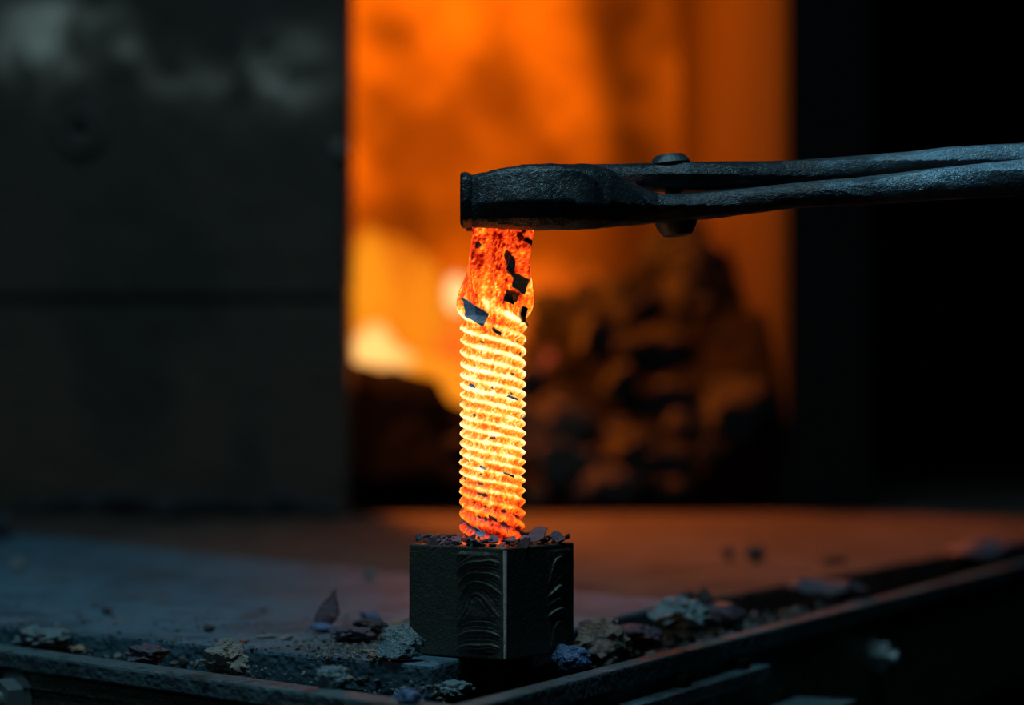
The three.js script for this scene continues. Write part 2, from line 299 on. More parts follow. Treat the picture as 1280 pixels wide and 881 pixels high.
// ---------------------------------------------------------------- steel block with a square socket
const block = thing('steel_block', 'dark square steel block with rippled weld scars and a bare corner edge with its glint painted on', 'block', [-0.0125, 0.0008, 0]);
const SIDE = 0.0735, BH = 0.0678;
block.rotation.y = -0.62;
{
  const h = SIDE / 2, s = new THREE.Shape([[-h, -h], [h, -h], [h, h], [-h, h]].map(([x, y]) => new THREE.Vector2(x, y))), q = 0.0225;
  const hole = new THREE.Path(); hole.absarc(0, 0, q, 0, Math.PI * 2, true); s.holes.push(hole);
  const body = new THREE.ExtrudeGeometry(s, { depth: BH - 0.002, bevelEnabled: true, bevelThickness: 0.001, bevelSize: 0.001, bevelOffset: -0.001, bevelSegments: 2, curveSegments: 32 });
  body.rotateX(-Math.PI / 2).translate(0, 0.001, 0);
  part('body', metricUV(body), M.block, block);
  // weld scars: stacked crescent ripples standing proud of the two faces in view
  const scar = (cu, width, seed, amp, bend) => {
    const n = 80, m = 240, pos = [], idx = [], uv = [];
    for (let j = 0; j <= m; j++) for (let i = 0; i <= n; i++) {
      const a = i / n * 2 - 1, v = j / m, y = lerp(0.002, BH - 0.002, v), wob = (noise(v * 5, seed) - 0.5) * 0.3;
      const env = Math.max(0, 1 - (a - wob * 0.6) ** 2) ** 0.8 * step(0, 0.05, v) * step(1, 0.95, v) * Math.min(1, (1 - Math.abs(a)) * 6);
      const k = (y + bend * a * a * (0.7 + 0.6 * noise(v * 4, seed + 3))) / 0.0105 + 1.5 * noise(v * 3.3, a, seed), f = k - Math.floor(k), big = hash(Math.floor(k), seed, 1);
      const fine = (k * 3.4) % 1;
      const hgt = env * amp * (0.25 + (0.35 + 0.65 * big) * (f ** 2.2) + 0.14 * fine + 0.3 * (fbm(a * 3, v * 14, seed) - 0.5)) ;
      pos.push(cu + a * width / 2, y, hgt - 0.00025); uv.push(cu + a * width / 2, y);
    }
    for (let j = 0; j < m; j++) for (let i = 0; i < n; i++) { const a = j * (n + 1) + i; idx.push(a, a + 1, a + n + 1, a + 1, a + n + 2, a + n + 1); }
    const g = new THREE.BufferGeometry(); g.setAttribute('position', new THREE.Float32BufferAttribute(pos, 3)); g.setAttribute('uv', new THREE.Float32BufferAttribute(uv, 2)); g.setIndex(idx); g.computeVertexNormals();
    return g;
  };
  const s1 = part('weld_scar', scar(0.0165, 0.036, 5, 0.0034, 0.009), M.block, block, 'rippled weld scar'); s1.position.z = h;
  const s2 = part('weld_scar', scar(0.0205, 0.029, 9, 0.003, 0.008), M.block, block, 'rippled weld scar'); s2.rotation.y = Math.PI / 2; s2.position.x = h;
  part('glint_edge', new THREE.CylinderGeometry(0.0013, 0.0009, BH - 0.003, 8).translate(h - 0.0007, BH / 2, h - 0.0007), M.edge, block, 'bare corner edge with its glint painted on');  // pale strip stands in for light caught on the chamfer
  part('shank', rbox(0.036, 0.028, 0.036, 0.002, 0.004, -0.0148, 0.004), M.dark, block, 'square shank under the block');
}

// ---------------------------------------------------------------- red-hot twisted bar
const bar = thing('glowing_bar', 'red-hot twisted square steel bar standing upright in the block, held by the tongs', 'bar', [-0.0118, 0.04, 0]);
const pxAt = (y) => HY + (EYE - y) * F / CZ;                         // the height a point of the bar has in the photograph
const Y0 = 0.042, Y1 = 0.2925;
const twist = (() => {                                              // angle the section has turned by, downwards
  const rate = (p) => p < 312 ? 0 : p < 385 ? lerp(0, 1.25, (p - 312) / 73) : p < 408 ? lerp(1.25, 6.0, (p - 385) / 23) : 90 / table([[408, 15.5], [450, 14.5], [475, 12.5], [590, 11.6], [615, 13], [640, 15.5], [680, 19]], p);
  const t = [0]; for (let p = 200; p < 760; p += 0.5) t.push(t[t.length - 1] + rate(p) * 0.5 * Math.PI / 180);
  return (p) => { const f = clamp((p - 200) * 2, 0, t.length - 2), i = Math.floor(f); return lerp(t[i], t[i + 1], f - i); };
})();
const barAxis = (p) => table([[200, 0.0066], [290, 0.0062], [360, 0.0018], [410, 0.0002], [520, -0.0003], [680, -0.0007]], p);
function barPoint(phi, y) {                                          // radius, how much of a crest, the texture height
  const p = pxAt(y), psi = phi + twist(p), m = step(372, 414, p);
  const c = Math.abs(Math.cos(psi)), s = Math.abs(Math.sin(psi)), n = 9, sq = 0.0189 * (c ** n + s ** n) ** (-1 / n);
  const crest = Math.abs(Math.sin(2 * psi)), round = 0.0179 + 0.0027 * crest ** 2.8 - 0.0006 * step(600, 680, p) * (1 - crest);
  const chips = lerp(fbm(phi * 9 + 60, y * 260, 3, 3), noise(phi * 15 - y * 420 + 90, y * 800 + phi * 2), m * 0.6) - 0.5, pits = fbm(phi * 4 + 31, y * 110, 40, 3) - 0.5;
  const end = step(662, 684, p) * 0.0022;
  return { r: lerp(sq, round, m) + chips * lerp(0.0006, 0.0014, m) * (1 - 0.5 * crest * m) + pits * 0.0009 - end, crest: lerp(0, crest, m), chips, pits, p, m, psi };
}
{
  const U = 288, V = 760, pos = [], uv = [], idx = [];
  for (let j = 0; j <= V; j++) for (let i = 0; i <= U; i++) {
    const phi = (i % U) / U * 2 * Math.PI - Math.PI / 2, y = lerp(Y0, Y1, j / V), b = barPoint(phi, y);
    pos.push(barAxis(b.p) + Math.cos(phi) * b.r, y - 0.04, Math.sin(phi) * b.r); uv.push(i / U, j / V);
  }
  const w = U + 1;
  for (let j = 0; j < V; j++) for (let i = 0; i < U; i++) { const a = j * w + i; idx.push(a, a + w, a + 1, a + 1, a + w, a + w + 1); }
  for (const j of [0, V]) { const c = pos.length / 3, y = j ? Y1 : Y0; pos.push(barAxis(pxAt(y)), y - 0.04, 0); uv.push(0.5, j / V); for (let i = 0; i < U; i++) { const a = j * w + i; j ? idx.push(a, c, a + 1) : idx.push(a + 1, c, a); } }
  const g = new THREE.BufferGeometry(); g.setAttribute('position', new THREE.Float32BufferAttribute(pos, 3)); g.setAttribute('uv', new THREE.Float32BufferAttribute(uv, 2)); g.setIndex(idx); g.computeVertexNormals();
  // heat: hottest in the middle of the twisted length, dull at both ends; broken scale lies cold on it
  const heatAt = (p) => table([[200, 0.2], [285, 0.35], [330, 0.43], [360, 0.56], [395, 0.7], [430, 0.76], [470, 0.84], [560, 0.86], [600, 0.72], [625, 0.6], [645, 0.47], [665, 0.37], [690, 0.3]], p);
  const ramp = [[0, [0.12, 0.004, 0.002]], [0.2, [0.55, 0.02, 0.006]], [0.34, [0.95, 0.055, 0.012]], [0.5, [1.1, 0.12, 0.012]], [0.66, [1.25, 0.26, 0.015]], [0.82, [1.5, 0.48, 0.045]], [0.95, [1.8, 0.8, 0.17]], [1.1, [2.0, 1.1, 0.42]], [1.3, [2.1, 1.4, 0.8]]];
  const glow = (t) => [0, 1, 2].map((q) => table(ramp.map(([a, c]) => [a, c[q]]), t));
  const y2 = (v) => lerp(Y0, Y1, v);
  const cold = (u, v) => {
    const phi = u * 2 * Math.PI - Math.PI / 2, y = lerp(Y0, Y1, v), b = barPoint(phi, y), X = Math.cos(phi), Z = Math.sin(phi), p = b.p;
    const n = fbm(X * 5 + 3, y * 190, Z * 5, 3), n2 = noise(X * 17 + 3 - y * 300, y * 620, Z * 17) * 0.6 + 0.4 * noise(X * 30, y * 1500, Z * 30);
    const gx = (cx, cp, wx, wp) => Z > 0 ? Math.exp(-(((X * b.r * 1000 + barAxis(p) * 1000 - (cx - 616.5) / 2) / wx) ** 2) - ((p - cp) / wp) ** 2) : 0;
    let k = 0.5 * step(640, 668, p) * n2 + 0.34 * step(610, 650, p) * (1 - b.crest);
    k += 0.62 * gx(637, 330, 3.2, 14) + 0.72 * gx(648, 352, 4, 14) + 0.66 * gx(640, 372, 5, 10) + 0.5 * gx(650, 300, 6, 10) + 0.45 * gx(658, 385, 3, 18) + 0.35 * gx(598, 305, 4, 14);
    k += 0.3 * (b.m > 0.9 ? 1 - b.crest : 0) * step(0.62, 0.8, fbm(X * 2.3, y * 60, Z * 2.3 + 7, 2)) * 1.6;
    k += Z < 0 ? 0.25 : 0;
    return { k: step(0.5, 0.6, n * 0.62 + k * 0.62), b, n, n2, X, Z, v };
  };
  const EM = texture(768, 1152, (u, v) => {
    const c = cold(u, v), b = c.b, ridge = step(372, 400, b.p) * Math.abs(Math.sin(2 * b.psi)) ** 4 + (1 - b.m) * step(322, 380, b.p) * 0.45 * Math.abs(Math.sin(2 * b.psi)) ** 6,
        t = heatAt(b.p) + (0.42 * ridge * (0.55 + 0.9 * noise(b.psi * 1.3, y2(c.v) * 90)) - 0.1 * b.m) * lerp(1, 0.5, step(600, 650, b.p)) + (c.n2 - 0.5) * lerp(0.85, 0.75, b.m) * (1 - 0.55 * ridge) + (c.n - 0.5) * 0.65 - 0.08 * (1 - b.m) * step(350, 372, b.p) + (1 - b.m) * 0.28 * (noise(c.X * 19, c.v * 9, 5) - 0.55) + b.chips * 0.42 * (1 - 0.6 * ridge);
    const e = glow(Math.max(0, t)); return e.map((q, i) => q * lerp(1, 0.03, c.k) / 2.1);
  });
  const CO = texture(512, 768, (u, v) => { const c = cold(u, v); return mix3([0.05, 0.02, 0.02], [0.11, 0.12, 0.22], c.k).map((q) => q * (0.6 + 0.8 * c.n2)); }, true);
  const hot = new THREE.MeshStandardMaterial({ map: CO, roughness: 0.55, emissive: 0xffffff, emissiveMap: EM, emissiveIntensity: 2.1 });
  part('twisted_shaft', g, hot, bar);
  // plates of loosened scale: pieces of the bar's own surface, lifted off it
  const plate = (cx, cp, wx, wp, slant, lift, seed) => {
    const N = 14, P = [], I = [], y0 = EYE - (cp - HY) * CZ / F;
    for (const top of [1, 0]) for (let j = 0; j <= N; j++) for (let i = 0; i <= N; i++) {
      let a = i / N * 2 - 1, c = j / N * 2 - 1;
      const e = 1 - 0.3 * noise(a * 1.6 + seed, c * 1.6, seed) * Math.max(Math.abs(a), Math.abs(c)) ** 2; a *= e * (1 - 0.25 * c * (seed % 3 - 1)); c *= e;
      const y = y0 + (c * wp / 2 - a * slant) * CZ / F, R = 0.0242, X = clamp((cx + a * wx / 2 - 616.5) / 2000 / R, -0.999, 0.999), phi = Math.acos(X), b = barPoint(phi, y);
      const r = Math.max(b.r, lerp(b.r, 0.0205, 0.4)) + lift * (0.5 + 0.8 * c * c) + (top ? 0.0006 : -0.0004);
      P.push(barAxis(b.p) + Math.cos(phi) * r, y - 0.04, Math.sin(phi) * r);
    }
    const W = N + 1, L = W * W;
    for (let j = 0; j < N; j++) for (let i = 0; i < N; i++) { const a = j * W + i; I.push(a, a + W, a + 1, a + 1, a + W, a + W + 1, a + L, a + 1 + L, a + W + L, a + 1 + L, a + W + 1 + L, a + W + L); }
    for (let k = 0; k < N; k++) for (const [a, b] of [[k, k + 1], [N * W + k + 1, N * W + k], [(k + 1) * W, k * W], [k * W + N, (k + 1) * W + N]]) I.push(a, b, b + L, a, b + L, a + L);
    const q = new THREE.BufferGeometry(); q.setAttribute('position', new THREE.Float32BufferAttribute(P, 3)); q.setIndex(I);
    part('scale_plate', metricUV(toCreasedNormals(q, 0.7)), M.barScale, bar, cx < 600 ? 'blue-grey plate of scale peeling off the corner' : undefined);
  };
  M.barScale = metal({ color: rgb(0.32, 0.42, 0.62), roughness: 0.4, bumpMap: bumpFine, bumpScale: 0.001, side: THREE.DoubleSide });
  plate(589, 393, 40, 23, 11, 0.0011, 3);
  plate(635, 336, 13, 22, 5, 0.0003, 5);
  plate(648, 356, 17, 20, 4, 0.0003, 7);
  plate(637, 375, 16, 12, 2, 0.0003, 8);
  plate(650, 305, 11, 7, 4, 0.0003, 11);
  plate(622, 416, 16, 6, 4, 0.0003, 13);
  plate(602, 583, 10, 3.5, 1.5, 0.0004, 17);
  plate(640, 592, 18, 3, 3, 0.0004, 19);
  plate(645, 497, 16, 3.5, 2.5, 0.0004, 23);
  plate(585, 482, 11, 4, 2, 0.0004, 29);
  plate(618, 646, 14, 5, 3, 0.0004, 31);
  plate(598, 664, 16, 9, 3, 0.0004, 37);
  plate(660, 395, 9, 24, 2, 0.0006, 41);
  for (const [p, i] of [[600, 0.0005], [500, 0.001], [400, 0.0005]]) {
    const l = new THREE.PointLight(rgb(1, 0.22, 0.03), i, 0, 2); l.name = 'glowing_bar_light'; l.position.set(-0.012, EYE - (p - HY) * CZ / F, 0); l.castShadow = true; l.shadow.radius = 0.3; scene.add(l);
  }
}

// ---------------------------------------------------------------- tongs
const tongs = thing('tongs', 'blackened blacksmith tongs reaching in from the right and gripping the bar top', 'tongs', at(840, 241, 0).toArray());
{
  const o = tongs.position;
  const row = (px, top, bottom, z, d, q) => { const a = at(px, top, z), b = at(px, bottom, z); return [a.x - o.x, (a.y + b.y) / 2 - o.y, z - o.z, (a.y - b.y) / 2, d, q]; };
  // near half: jaw that turns into the lower handle
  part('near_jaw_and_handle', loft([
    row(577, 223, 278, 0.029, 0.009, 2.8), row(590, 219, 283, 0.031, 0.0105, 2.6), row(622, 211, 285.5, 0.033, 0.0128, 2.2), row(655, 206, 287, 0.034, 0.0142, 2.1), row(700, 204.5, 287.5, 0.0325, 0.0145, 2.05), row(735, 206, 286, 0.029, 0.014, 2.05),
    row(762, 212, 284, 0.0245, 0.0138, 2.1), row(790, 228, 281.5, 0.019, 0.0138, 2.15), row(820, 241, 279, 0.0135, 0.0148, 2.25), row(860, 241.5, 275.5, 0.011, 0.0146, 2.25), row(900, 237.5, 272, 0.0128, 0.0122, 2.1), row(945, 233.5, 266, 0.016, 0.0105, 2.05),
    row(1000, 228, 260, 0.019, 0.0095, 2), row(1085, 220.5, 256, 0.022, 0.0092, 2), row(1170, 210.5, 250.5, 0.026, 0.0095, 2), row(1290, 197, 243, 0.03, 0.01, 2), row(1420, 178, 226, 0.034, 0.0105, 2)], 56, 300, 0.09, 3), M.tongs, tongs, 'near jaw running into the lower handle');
  part('jaw_tip', loft([row(575.5, 218, 279, 0.03, 0.01, 3), row(578, 216.5, 283, 0.03, 0.0115, 3), row(584, 216, 284, 0.0305, 0.0118, 3), row(590, 219, 283, 0.031, 0.0105, 2.8)], 40, 14, 0.16, 11), M.tongs, tongs, 'upset lip on the tip of the jaw');
  // far half: jaw behind the bar that turns into the upper handle
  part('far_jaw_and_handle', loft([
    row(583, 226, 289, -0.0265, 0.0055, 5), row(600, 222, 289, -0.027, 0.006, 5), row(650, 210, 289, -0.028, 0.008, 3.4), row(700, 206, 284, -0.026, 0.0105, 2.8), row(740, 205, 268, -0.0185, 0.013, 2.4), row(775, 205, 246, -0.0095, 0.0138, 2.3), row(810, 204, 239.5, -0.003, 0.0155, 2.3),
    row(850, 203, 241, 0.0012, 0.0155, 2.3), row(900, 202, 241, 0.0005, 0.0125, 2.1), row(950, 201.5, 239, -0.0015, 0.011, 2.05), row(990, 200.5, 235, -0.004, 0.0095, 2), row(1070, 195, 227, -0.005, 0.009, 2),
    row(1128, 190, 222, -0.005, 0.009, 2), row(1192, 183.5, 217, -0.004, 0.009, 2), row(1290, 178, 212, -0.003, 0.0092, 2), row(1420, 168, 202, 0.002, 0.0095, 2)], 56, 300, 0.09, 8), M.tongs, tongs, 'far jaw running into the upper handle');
  const a = at(838, 203, 0.006), b = at(846, 277, 0.008);
  const rivet = part('rivet', new THREE.CylinderGeometry(0.005, 0.005, a.y - b.y, 20), M.rivet, tongs, 'thick rivet joining the two halves');
  rivet.position.set((a.x + b.x) / 2 - o.x, (a.y + b.y) / 2 - o.y, 0.0015); rivet.rotation.z = Math.atan2(b.x - a.x, a.y - b.y);
  const half = (a.y - b.y) / 2;
  const dome = (r, h) => toCreasedNormals(new THREE.LatheGeometry([[0.0001, h], [r * 0.45, h * 0.99], [r * 0.68, h * 0.9], [r * 0.93, h * 0.35], [r, 0], [r * 0.9, -0.0015], [0.0001, -0.0015]].map(([x, y]) => new THREE.Vector2(x, y)), 28), 0.6);
  part('rivet_head', dome(0.0128, 0.0058).translate(0, half, 0), M.rivet, rivet);
  part('rivet_head', dome(0.0132, 0.0088).rotateZ(Math.PI).translate(0, -half, 0), M.rivet, rivet);
}

// ---------------------------------------------------------------- furnace
const furnace = thing('forge_furnace', 'large dark forge furnace with a tall open mouth and glowing orange lining', 'furnace', [0, 0, -2.05]);
{
  const FX = at(437, 0, -2.05).x, RX = at(985, 0, -2.05).x, D = 1.8;
  const blob = (u, v, cx, cy, w, h) => Math.exp(-(((u - cx) / w) ** 2) - ((v - cy) / h) ** 2);
  // front sheet: uv in metres from the mouth's lower left corner
  const px = (x) => (x - HX) * (CZ + 2.05) / F, py = (y) => EYE - (y - HY) * (CZ + 2.05) / F, X0 = px(0) - 0.2, X1 = FX, T0 = py(640), T1 = py(0) + 0.2;
  const frontMap = texture(768, 1024, (u, v) => {
    const x = lerp(X0, X1, u), y = lerp(T0, T1, v), n = fbm(x * 9, y * 9, 3, 5), n2 = fbm(x * 26, y * 26, 9, 4);
    const b = (a, c, w, h) => blob(x, y, px(a), py(c), w * 3.4 / F, h * 3.4 / F);
    const s = b(40, 55, 62, 52) + b(340, 90, 55, 42) * 0.9 + b(225, 98, 40, 20) * 0.55 + b(165, 70, 22, 26) * 0.5 + b(95, 15, 60, 18) * 0.6;
    let c = mix3([0.016, 0.015, 0.012], [0.04, 0.037, 0.03], n);
    c = mix3(c, [0.045, 0.036, 0.028], step(py(360), py(560), y) * 0.5);
    c = mix3(c, [0.62, 0.78, 0.8], clamp(s * step(0.34, 0.6, n * 0.6 + n2 * 0.4) * 1.0));
    c = mix3(c, [0.006, 0.006, 0.006], step(0.5, 0.66, fbm(x * 5 + 4, y * 5, 20, 3)) * 0.6 * (1 - clamp(s)));
    return c.map((q) => q * (0.75 + 0.5 * n2));
  }, true);
  const sheet = metal({ color: rgb(1.25, 0.92, 0.74), map: frontMap, roughness: 0.7, bumpMap: bumpBig, bumpScale: 0.006 });
  const fit = (g) => { const p = g.attributes.position, u = g.attributes.uv; for (let k = 0; k < p.count; k++) u.setXY(k, (p.getX(k) - X0) / (X1 - X0), (p.getY(k) - T0) / (T1 - T0)); return g; };
  const seam = py(362);
  part('upper_front_plate', fit(rbox(1.6, 1.6 - seam, 0.1, 0.006, FX - 0.8, (1.6 + seam) / 2, -0.05)), sheet, furnace, 'soot-black front plate with pale chalky stains');
  part('lower_front_plate', fit(rbox(1.6, seam + 0.006, 0.1, 0.006, FX - 0.8, (seam - 0.006) / 2 - 0.003, -0.046)), sheet, furnace, 'brown-black lower front plate');
  part('seam_strip', fit(rbox(1.59, 0.04, 0.01, 0.002, FX - 0.81, seam - 0.002, -0.001)), sheet, furnace);
  const ring = part('lifting_ring', new THREE.TorusGeometry(0.028, 0.0085, 12, 40), metal({ color: rgb(0.055, 0.05, 0.045), roughness: 0.5 }), furnace, 'iron ring on the front plate');
  ring.position.set(px(103), py(164), 0.01);
  const bl = part('bolt', new THREE.CylinderGeometry(0.011, 0.011, 0.02, 6).rotateX(Math.PI / 2), metal({ color: rgb(0.18, 0.19, 0.18), roughness: 0.5 }), furnace, 'pale bolt near the mouth'); bl.position.set(px(425), py(184), 0.008);
  part('lintel', rbox(RX - FX + 0.001, 0.3, 0.12, 0.004, (RX + FX) / 2, 1.45, -0.06), M.dark, furnace);
  part('right_post', rbox(0.13, 1.6, 0.12, 0.004, RX + 0.0655, 0.8, -0.06), M.dark, furnace);
  // lining: brick faced with clay, darker in places
  const lining = texture(1024, 1024, (u, v) => {
    const x = u * 2.4, y = v * 1.6, n = fbm(x * 4, y * 3.4, 2, 4), n2 = fbm(x * 16, y * 16, 5, 3);
    let c = mix3([0.11, 0.08, 0.05], [0.38, 0.29, 0.2], step(0.28, 0.66, n));
    const bx = x - 1.0;                                              // metres from the lining's centre line
    const off = bx - 0.25 - 0.03 * Math.sin(y * 3) - 0.06 * (1.0 - y), soot = Math.exp(-((off / (off > 0 ? 0.17 : 0.085)) ** 2)) * 0.88 + blob(bx, y, -0.02, 0.62, 0.07, 0.16) * 0.6 + blob(bx, y, -0.33, 0.83, 0.07, 0.09) * 0.5 + blob(bx, y, -0.22, 0.62, 0.1, 0.07) * 0.6 + blob(bx, y, -0.3, 1.08, 0.09, 0.05) * 0.5;  // soot: darker band reaching the right corner, plus some darker patches
    c = mix3(c, [0.025, 0.02, 0.015], clamp(soot * (0.75 + 0.5 * n2)));
    return c.map((q) => q * (0.85 + 0.3 * n2));
  }, true);
  const clay = metal({ map: lining, roughness: 0.95, bumpMap: bumpBig, bumpScale: 0.02, specularIntensity: 0.2 });
  const back = box(1.6, 1.6, 0.15, -0.24, 0.8, -D - 0.075), bu = back.attributes.uv, bp = back.attributes.position;
  for (let k = 0; k < bp.count; k++) bu.setXY(k, (bp.getX(k) + 1.0) / 2.4, bp.getY(k) / 1.6);
  part('back_lining', back, clay, furnace, 'orange-lit back lining with dark streaks');
  const RB = 210 * (CZ + 2.05 + D) / F, plain = metal({ color: rgb(0.04, 0.029, 0.024), roughness: 0.95, bumpMap: bumpBig, bumpScale: 0.006, specularIntensity: 0.2 });
  part('right_lining', slab([[RX, -0.119], [RX + 0.12, -0.119], [RX + 0.12, -D - 0.001], [RB, -D - 0.001]], 1.6, 0, 0.001), plain, furnace, 'smooth side lining lit orange');
  part('left_lining', box(0.1, 1.6, D - 0.1, -1.05, 0.8, -D / 2 - 0.05), plain, furnace);
  part('roof', box(1.66, 0.1, D + 0.14, -0.27, 1.65, -D / 2 - 0.07), M.dark, furnace);
  part('hearth', box(1.66, 0.8, D + 0.13, -0.27, -0.4, -D / 2 - 0.085), M.dark, furnace);
}
// ---------------------------------------------------------------- coal, embers and flames in the furnace
const bedHeight = (x, z) => {                                       // z from -2.05 (mouth) backwards
  const d = -2.05 - z, g = (cx, cd, wx, wd, h) => h * Math.exp(-(((x - cx) / wx) ** 2) - ((d - cd) / wd) ** 2);
  const left = table([[-0.6, 0.26], [-0.275, 0.215], [-0.125, 0.178], [-0.108, 0.14], [-0.075, 0.115], [-0.03, 0.06], [0.05, 0.0]], x) * Math.exp(-(((d - 0.26) / 0.15) ** 2));
  const slope = 0.3 * step(0.0, 0.95, d) * step(-0.12, 0.08, x) + g(0.27, 1.0, 0.13, 0.35, 0.065) + g(0.4, 0.7, 0.12, 0.4, 0.14) + g(0.45, 0.22, 0.12, 0.22, 0.2) + g(0.1, 0.5, 0.12, 0.2, 0.05);
  return left + slope + 0.03 * step(0, 0.1, d) + (fbm(x * 18, z * 18, 4, 3) - 0.5) * 0.05 * step(0, 0.15, d);
};
{
  const g = new THREE.PlaneGeometry(1.345, 1.68, 150, 150); g.rotateX(-Math.PI / 2); g.translate(-0.2405, 0, -2.05 - 0.9);
  const p = g.attributes.position;
  for (let k = 0; k < p.count; k++) p.setY(k, Math.max(0.001, bedHeight(p.getX(k), p.getZ(k))));
  g.computeVertexNormals();
  const o = shade(new THREE.Mesh(metricUV(g), M.coalFine)); o.name = 'coal_bed'; o.userData = { kind: 'stuff', label: 'black mound of fine coal inside the furnace mouth', category: 'coal' }; scene.add(o);
  const r = rng(71), protos = []; for (let k = 0; k < 7; k++) protos.push(lumpGeometry(100 + k, 1, 0.75 + 0.25 * r(), 0.9, 2, 0.6));
  let made = 0;
  for (let k = 0; k < 2000 && made < 75; k++) {
    const x = lerp(-0.26, 0.385, r()), z = -2.05 - lerp(0.03, 1.15, r() ** 1.3), h = bedHeight(x, z);
    if (x < 0.02 && r() < 0.75) continue;
    const s = 0.03 + 0.075 * r() ** 2;
    const c = solid('coal_lump', protos[made % 7], x < 0.02 || x + (h - 0.1) * 0.7 > 0.08 + 0.22 * r() ** 2 ? M.coalShade : M.coal, x < 0.02 ? 'coal lump painted dark for shade on the mound below the fire' : x < 0.2 ? 'coal lump in the blurred heap just right of the bar' : 'coal lump in the dark right half of the blurred heap', 'coal', x < 0.02 ? 'coal lumps below the fire' : x < 0.2 ? 'coal lumps right of the bar' : 'coal lumps at the right of the furnace mouth');  // shade painted by the darker coal below the fire and towards the right
    c.scale.setScalar(s); c.position.set(x, h - s * 0.22, z); c.rotation.set(r() - 0.5, r() * 6.3, r() - 0.5); made++;
  }
}
{
  const fire = thing('fire', 'bright yellow-orange fire burning at the left of the furnace mouth', 'fire', [-0.25, 0.15, -2.75]);
  const flameMat = (c, o) => new THREE.MeshBasicMaterial({ color: rgb(...c), transparent: o < 1, opacity: o, side: THREE.FrontSide });
  const tongue = (px, py, z, w, h, c, o, seed, shells = 5) => {      // a flame: nested soft shells of burning gas
    const all = [];
    for (let q = 0; q < shells; q++) {
      const f = 1 - q / shells * 0.75, g = new THREE.SphereGeometry(1, 28, 20), p = g.attributes.position;
      for (let k = 0; k < p.count; k++) {
        const x = p.getX(k), y = p.getY(k), zz = p.getZ(k), t = (y + 1) / 2, taper = lerp(1.1, 0.55, t * t), d = (fbm(x * 1.3 + seed, y * 1.3, zz * 1.3, 2) - 0.5) * 0.5;
        p.setXYZ(k, (x * taper * (1 + d) + 0.25 * d * t) * w / 2 * f, (y * (1 + d) - 0.05) * h / 2 * f, zz * taper * (1 + d) * w / 2.6 * f);
      }
      g.computeVertexNormals(); all.push(g);
    }
    const m = part('flame', mergeGeometries(all), flameMat(c, o), fire); m.position.copy(at(px, py, z)).sub(fire.position); return m;
  };
  tongue(492, 395, -2.86, 0.26, 0.4, [1.0, 0.24, 0.008], 0.22, 1);
  tongue(458, 350, -2.8, 0.12, 0.24, [1.1, 0.36, 0.012], 0.16, 2);
  tongue(528, 390, -2.92, 0.13, 0.24, [1.05, 0.34, 0.012], 0.14, 3);
  tongue(470, 450, -2.72, 0.16, 0.14, [1.6, 0.85, 0.25], 0.26, 4);
  tongue(571, 364, -2.84, 0.05, 0.075, [1.6, 0.85, 0.33], 0.42, 5);
  tongue(556, 480, -2.8, 0.12, 0.26, [1.0, 0.13, 0.012], 0.2, 6);
  tongue(577, 420, -2.95, 0.09, 0.28, [1.05, 0.22, 0.012], 0.2, 7);
  tongue(515, 474, -2.75, 0.17, 0.1, [1.25, 0.42, 0.03], 0.25, 8);
  tongue(735, 372, -3.35, 0.09, 0.17, [0.42, 0.07, 0.003], 0.14, 9);
  tongue(686, 468, -2.6, 0.055, 0.1, [0.55, 0.07, 0.03], 0.14, 12);  // no flame here: glow added for the lit coal lumps
  tongue(260, 200, -2.95, 0.3, 0.9, [1, 0.3, 0.02], 0.5, 10);  // unseen flame added behind the front plate, beside the upper lights
  tongue(280, -150, -2.8, 0.3, 0.6, [1, 0.3, 0.02], 0.5, 11);  // second unseen flame, added above the view for the same lights
  const em = new THREE.SphereGeometry(1, 32, 16), p = em.attributes.position;
  for (let k = 0; k < p.count; k++) { const f = 1 + (fbm(p.getX(k) * 4, p.getY(k) * 4, p.getZ(k) * 4, 3) - 0.5) * 0.4; p.setXYZ(k, p.getX(k) * f * 0.2, p.getY(k) * f * 0.09, p.getZ(k) * f * 0.14); }
  em.computeVertexNormals();
  part('ember_bed', em, flameMat([1.1, 0.3, 0.012], 1), fire, 'glowing ember bed').position.copy(at(480, 500, -2.78)).sub(fire.position);
}

